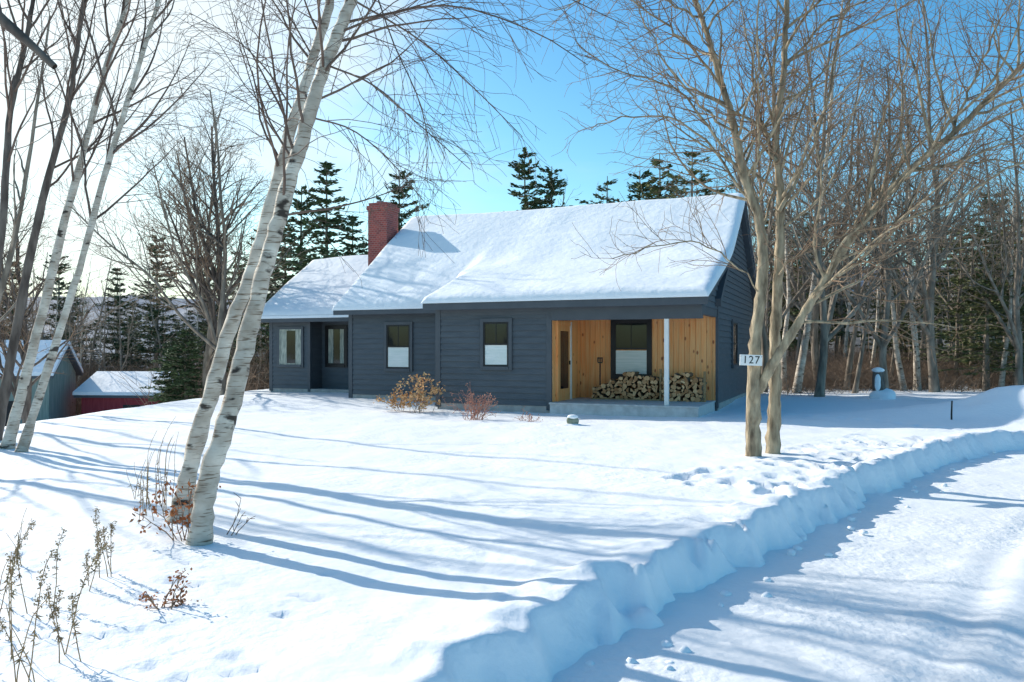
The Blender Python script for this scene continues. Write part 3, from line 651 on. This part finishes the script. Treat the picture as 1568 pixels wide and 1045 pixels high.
fv=[bare_tree(80+i,11+i*.6,.10+.01*i,fm if i!=2 else [M['birch'],M['forest_twig']],.75,.007,[2,1,1,2,1][i],.8,3,.06) for i in range(5)]
def brushmesh(seed):
    tb=TB(seed); rs=tb.r
    for i in range(260):
        p=np.array([rs.randn()*1.6,rs.randn()*1.0,-.1]); d=nrm(np.array([rs.randn()*.5,rs.randn()*.5,1])); L=rs.uniform(.3,1)**1.7*3.0
        q=[p]
        for j in range(4): d=nrm(d+rs.randn(3)*.22); q.append(q[-1]+d*L/4)
        tb.tube(q,np.linspace(.011,.004,5),3,0)
        for j in range(5):
            s=q[1+rs.randint(0,3)]; dd=nrm(d+rs.randn(3)*.6); tb.tube([s,s+dd*L*.2,s+dd*L*.35+rs.randn(3)*.06],[.006,.004,.003],3,0)
    return tb.mesh('brush%d'%seed,[M['brush']])
bv=[brushmesh(90),brushmesh(91)]
def put(mesh,x,y,s,nm,sz=None):
    o=bpy.data.objects.new(nm,mesh); link(o,forest); o.location=(x,y,gz(x,y)); o.scale=(s,s,sz or s); o.rotation_euler=(R.uniform(-.06,.06),R.uniform(-.06,.06),R.random()*6.3)
def barnzone(x,Y): return -34<x<-15.5 and 30<Y<51
for i in range(115):
    Y=R.uniform(27,62); px=R.uniform(1180,1680); s=R.uniform(.6,1.1)*(.85 if px>1300 else 1); put(fv[R.choice([0,1,2,2,3,4])],(px-CX)/FPX*Y,Y,s,'tree',s*R.uniform(.9,1.15))
for i in range(80):
    Y=R.uniform(42,66); px=R.uniform(560,1200); put(fv[R.randrange(5)],(px-CX)/FPX*Y,Y,R.uniform(.72,.95)*(Y/54)*(.8 if px<780 else 1),'tree')
for i in range(165):
    Y=40+70*R.random()**1.1; px=R.uniform(-120,560); x=(px-CX)/FPX*Y
    if barnzone(x,Y): continue
    put(fv[R.randrange(5)],x,Y,R.uniform(.6,.95)*(.75 if Y<50 else 1),'tree')
for i in range(55):
    Y=R.uniform(28,48); px=R.uniform(1205,1640); s=R.uniform(.6,1.1); put(bv[i%2],(px-CX)/FPX*Y,Y,s*1.1,'brush',s*.65)
for i in range(90):
    Y=R.uniform(38,90); px=R.uniform(-100,540); x=(px-CX)/FPX*Y
    if barnzone(x,Y): continue
    put(bv[i%2],x,Y,R.uniform(1.0,1.8),'brush')
for i in range(28):
    Y=R.uniform(60,120); px=R.uniform(-100,520); put(pines[R.choice([0,1,3])],(px-CX)/FPX*Y,Y,R.uniform(.6,.9),'pine')
for i in range(18):
    Y=R.uniform(42,68); px=R.uniform(1200,1640); put(pines[R.choice([1,3,3])],(px-CX)/FPX*Y,Y,R.uniform(.45,.85),'pine')
# ------------------------------------------------------------ plants
def shrub(name,x,y,n,h,w,leafmat,leaves,lsize,seed,twig='twig'):
    tb=TB(seed); rs=tb.r
    for i in range(n):
        p=np.array([rs.randn()*w*.15,rs.randn()*w*.15,-.05]); d=nrm(np.array([rs.randn()*.5*w/h,rs.randn()*.5*w/h,1])); L=h*rs.uniform(.6,1.15); q=[p]
        for j in range(5): d=nrm(d+rs.randn(3)*.15); q.append(q[-1]+d*L/5)
        tb.tube(q,np.linspace(.006,.0028,6),3,0)
        for j in range(4):
            s=q[2+rs.randint(0,4)]; dd=nrm(d+rs.randn(3)*.5); e=s+dd*L*.22; tb.tube([s,(s+e)/2,e],[.004,.003,.0025],3,0)
            for l in range(leaves):
                c=e+rs.randn(3)*lsize*.9; a_=nrm(rs.randn(3))*lsize*rs.uniform(.5,1); tb.quad(c,a_,nrm(np.cross(a_,rs.randn(3)))*lsize*.45,1)
    o=link(bpy.data.objects.new(name,tb.mesh(name,[M[twig],M[leafmat]]))); o.location=(x,y,gz(x,y)); return o
def at(px,py): Y=EYE*FPX/(py-HY); return ((px-CX)/FPX*Y,Y)
shrub('dried_hydrangea_bush',*at(640,628),14,.80,.8,'tanleaf',9,.06,101)
shrub('dried_hydrangea_bush',*at(608,626),8,.65,.5,'tanleaf',9,.055,102)
shrub('red_twig_bush',*at(728,641),40,.66,.7,'redtwig',3,.025,103,'redtwig')
shrub('red_twig_bush',*at(808,643),18,.3,.5,'redtwig',2,.02,104,'redtwig')
shrub('dry_leaf_sapling',*at(285,822),9,.50,.35,'rust',6,.028,105)
shrub('dry_leaf_sapling',*at(245,925),6,.22,.2,'rust',5,.018,106)
shrub('dry_leaf_sapling',*at(283,918),3,.12,.1,'rust',4,.018,107)
shrub('bare_sapling',*at(350,812),3,.34,.3,'weed',0,.02,108)
def weed(seed,x,y,h,n=3,seedy=True):
    tb=TB(seed); rs=tb.r
    for i in range(n):
        p=np.array([rs.randn()*.05,rs.randn()*.05,-.05]); d=nrm(np.array([rs.randn()*.13,rs.randn()*.13,1])); L=h*rs.uniform(.7,1.1); q=[p]
        for j in range(8): d=nrm(d+rs.randn(3)*.06+(np.array([.14,0,-.13]) if j>5 else 0)); q.append(q[-1]+d*L/8)
        q=np.array(q); tb.tube(q,np.linspace(.0036,.0018,9),4,0)
        for j in range(46):
            t=rs.uniform(.2,1)**.7*8; k=min(int(t),7); c=q[k]+(q[k+1]-q[k])*(t-k)
            dd=nrm(rs.randn(3)+[0,0,-.3])
            if t<4.5:
                if rs.rand()<.6: tb.quad(c+dd*.012,dd*.026,nrm(np.cross(dd,rs.randn(3)))*.004,0)
            elif seedy:
                e=c+dd*.015
                for l in range(5): a_=nrm(rs.randn(3))*.007; tb.quad(e+rs.randn(3)*.006,a_,nrm(np.cross(a_,rs.randn(3)))*.0035,1)
    o=link(bpy.data.objects.new('goldenrod_weed',tb.mesh('weed%d'%seed,[M['weed'],M['seed']]))); o.location=(x,y,gz(x,y))
for k,(px,py,h) in enumerate([(18,905,.60),(40,1035,.72),(60,930,.50),(100,990,.62),(88,1005,.45),(165,880,.5),(175,870,.4),(15,990,.66),(135,890,.34),(218,800,.7),(226,790,.9),(245,785,.75),(255,770,.8),(235,775,.6),(30,860,.45),(212,760,.5),(5,940,.55),(24,1042,.6)]):
    weed(200+k,*at(px,py),h,2 if k<9 else 3, k<9)
def blob(name,mat,parent,sc,loc,seed,amp=.12):
    bm=bmesh.new(); bmesh.ops.create_icosphere(bm,subdivisions=2 if sc[0]<.1 else 3,radius=1); rs=np.random.RandomState(seed); o=rs.rand(3)*10
    for v in bm.verts:
        n=1+amp*(math.sin(v.co.x*3+o[0])+math.cos(v.co.y*4+o[1])+math.sin(v.co.z*3+o[2])); v.co=Vector((v.co.x*n*sc[0],v.co.y*n*sc[1],v.co.z*n*sc[2]))
    for f in bm.faces: f.smooth=True
    me=bpy.data.meshes.new(name); bm.to_mesh(me); bm.free(); me.materials.append(mat); ob=bpy.data.objects.new(name,me); link(ob,parent); ob.location=loc; return ob
x,y=at(877,652)
st=empty('garden_stone',(x,y,gz(x,y)))
blob('rock',M['stone'],st,(.10,.09,.11),(0,0,.06),1); blob('snow_cap',M['roofsnow'],st,(.10,.09,.05),(0,0,.16),2,.05); blob('snow_skirt',M['snow'],st,(.26,.22,.05),(-.05,0,-.01),3,.05)
x,y=at(1457,646); tb=TB(300); tb.tube([[0,0,-.2],[0,0,.1],[.01,0,.38]],[.018,.018,.015],6,0); o=link(bpy.data.objects.new('driveway_marker_stake',tb.mesh('stake',[M['black']]))); o.location=(x,y,gz(x,y))
x,y=at(1347,610); e=empty('snowy_stump',(x,y,gz(x,y)))
tb=TB(310); tb.tube([[0,0,-.3],[0,0,.25],[-.03,0,.5],[-.05,0,.85]],[.24,.19,.17,.15],10,0); link(bpy.data.objects.new('stump',tb.mesh('stump',[M['bark_dark']])),e)
blob('snow_cap',M['roofsnow'],e,(.18,.17,.09),(-.05,0,.88),5,.08); blob('snow_mound',M['roofsnow'],e,(.42,.35,.26),(.05,-.1,.02),9,.1); blob('stuck_snow',M['roofsnow'],e,(.12,.08,.2),(-.10,-.12,.5),11,.12)
e=empty('snow_clods')
for i in range(40):
    t=R.random()**1.3; k=2+int(t*5.99); a_,b_=BANK[k],BANK[k+1]; f=R.random(); q=a_+(b_-a_)*f; off=R.uniform(.1,.6)
    x=q[0]+off*.75; y=q[1]-off*.65; s=R.uniform(.012,.035)
    blob('clod',M['roofsnow'],e,(s*1.2,s,s*.8),(x,y,-.27+s*.3),i,.15)
# ------------------------------------------------------------ light/world
AZ=52; EL=30
w=bpy.data.worlds.new('World'); scene.world=w; w.use_nodes=True; nt=w.node_tree; bg=nt.nodes['Background']
sky=nt.nodes.new('ShaderNodeTexSky'); sky.sky_type='NISHITA'; sky.sun_disc=False; sky.sun_elevation=math.radians(EL); sky.sun_rotation=math.radians(-AZ)
sky.air_density=1.0; sky.dust_density=1.0; sky.ozone_density=1.5
hs=nt.nodes.new('ShaderNodeHueSaturation'); hs.inputs['Saturation'].default_value=1.42; hs.inputs['Value'].default_value=1.35; nt.links.new(sky.outputs[0],hs.inputs['Color'])
mc=nt.nodes.new('ShaderNodeMix'); mc.data_type='RGBA'; mc.blend_type='MULTIPLY'; mc.inputs[0].default_value=1; mc.inputs[7].default_value=(.95,1.18,1.08,1)
nt.links.new(hs.outputs[0],mc.inputs[6])
tc=nt.nodes.new('ShaderNodeTexCoord'); mp=nt.nodes.new('ShaderNodeMapping'); mp.inputs['Scale'].default_value=(1,1,2.5); nt.links.new(tc.outputs['Generated'],mp.inputs[0])
cn=nt.nodes.new('ShaderNodeTexNoise'); cn.inputs['Scale'].default_value=3.0; cn.inputs['Detail'].default_value=5; cn.inputs['Distortion'].default_value=.4; nt.links.new(mp.outputs[0],cn.inputs['Vector'])
dt=nt.nodes.new('ShaderNodeVectorMath'); dt.operation='DOT_PRODUCT'; nt.links.new(tc.outputs['Generated'],dt.inputs[0])
az,el=math.radians(AZ),math.radians(EL)
dt.inputs[1].default_value=(-math.sin(az)*math.cos(el),math.cos(az)*math.cos(el),math.sin(el))
mr=nt.nodes.new('ShaderNodeMapRange'); mr.inputs['From Min'].default_value=.60; mr.inputs['From Max'].default_value=.98; mr.inputs['To Min'].default_value=-.25; mr.inputs['To Max'].default_value=.38; nt.links.new(dt.outputs['Value'],mr.inputs[0])
ad=nt.nodes.new('ShaderNodeMath'); nt.links.new(cn.outputs['Fac'],ad.inputs[0]); nt.links.new(mr.outputs[0],ad.inputs[1])
m2=nt.nodes.new('ShaderNodeMapRange'); m2.interpolation_type='SMOOTHSTEP'; m2.inputs['From Min'].default_value=.38; m2.inputs['From Max'].default_value=.75; m2.inputs['To Max'].default_value=.85; nt.links.new(ad.outputs[0],m2.inputs[0])
cm=nt.nodes.new('ShaderNodeMix'); cm.data_type='RGBA'; nt.links.new(m2.outputs[0],cm.inputs[0]); nt.links.new(mc.outputs[2],cm.inputs[6]); cm.inputs[7].default_value=(7.4,7.9,7.9,1)
nt.links.new(cm.outputs[2],bg.inputs[0]); bg.inputs[1].default_value=.135
sun=bpy.data.lights.new('sun','SUN'); sun.energy=5.0; sun.angle=math.radians(.5); sun.color=(1,.95,.86)
so=link(bpy.data.objects.new('sun',sun))
dirv=Vector((math.sin(az)*math.cos(el),-math.cos(az)*math.cos(el),-math.sin(el)))
so.rotation_euler=dirv.to_track_quat('-Z','Y').to_euler()
cam=bpy.data.cameras.new('camera'); cam.lens=FPX/1568*36; cam.sensor_width=36; cam.shift_y=12.3/1568; cam.clip_end=3000; cam.clip_start=.05
co=link(bpy.data.objects.new('camera',cam)); co.location=(0,0,EYE); co.rotation_euler=(math.pi/2,0,0); scene.camera=co
scene.view_settings.view_transform='Standard'; scene.view_settings.look='None'; scene.view_settings.exposure=0
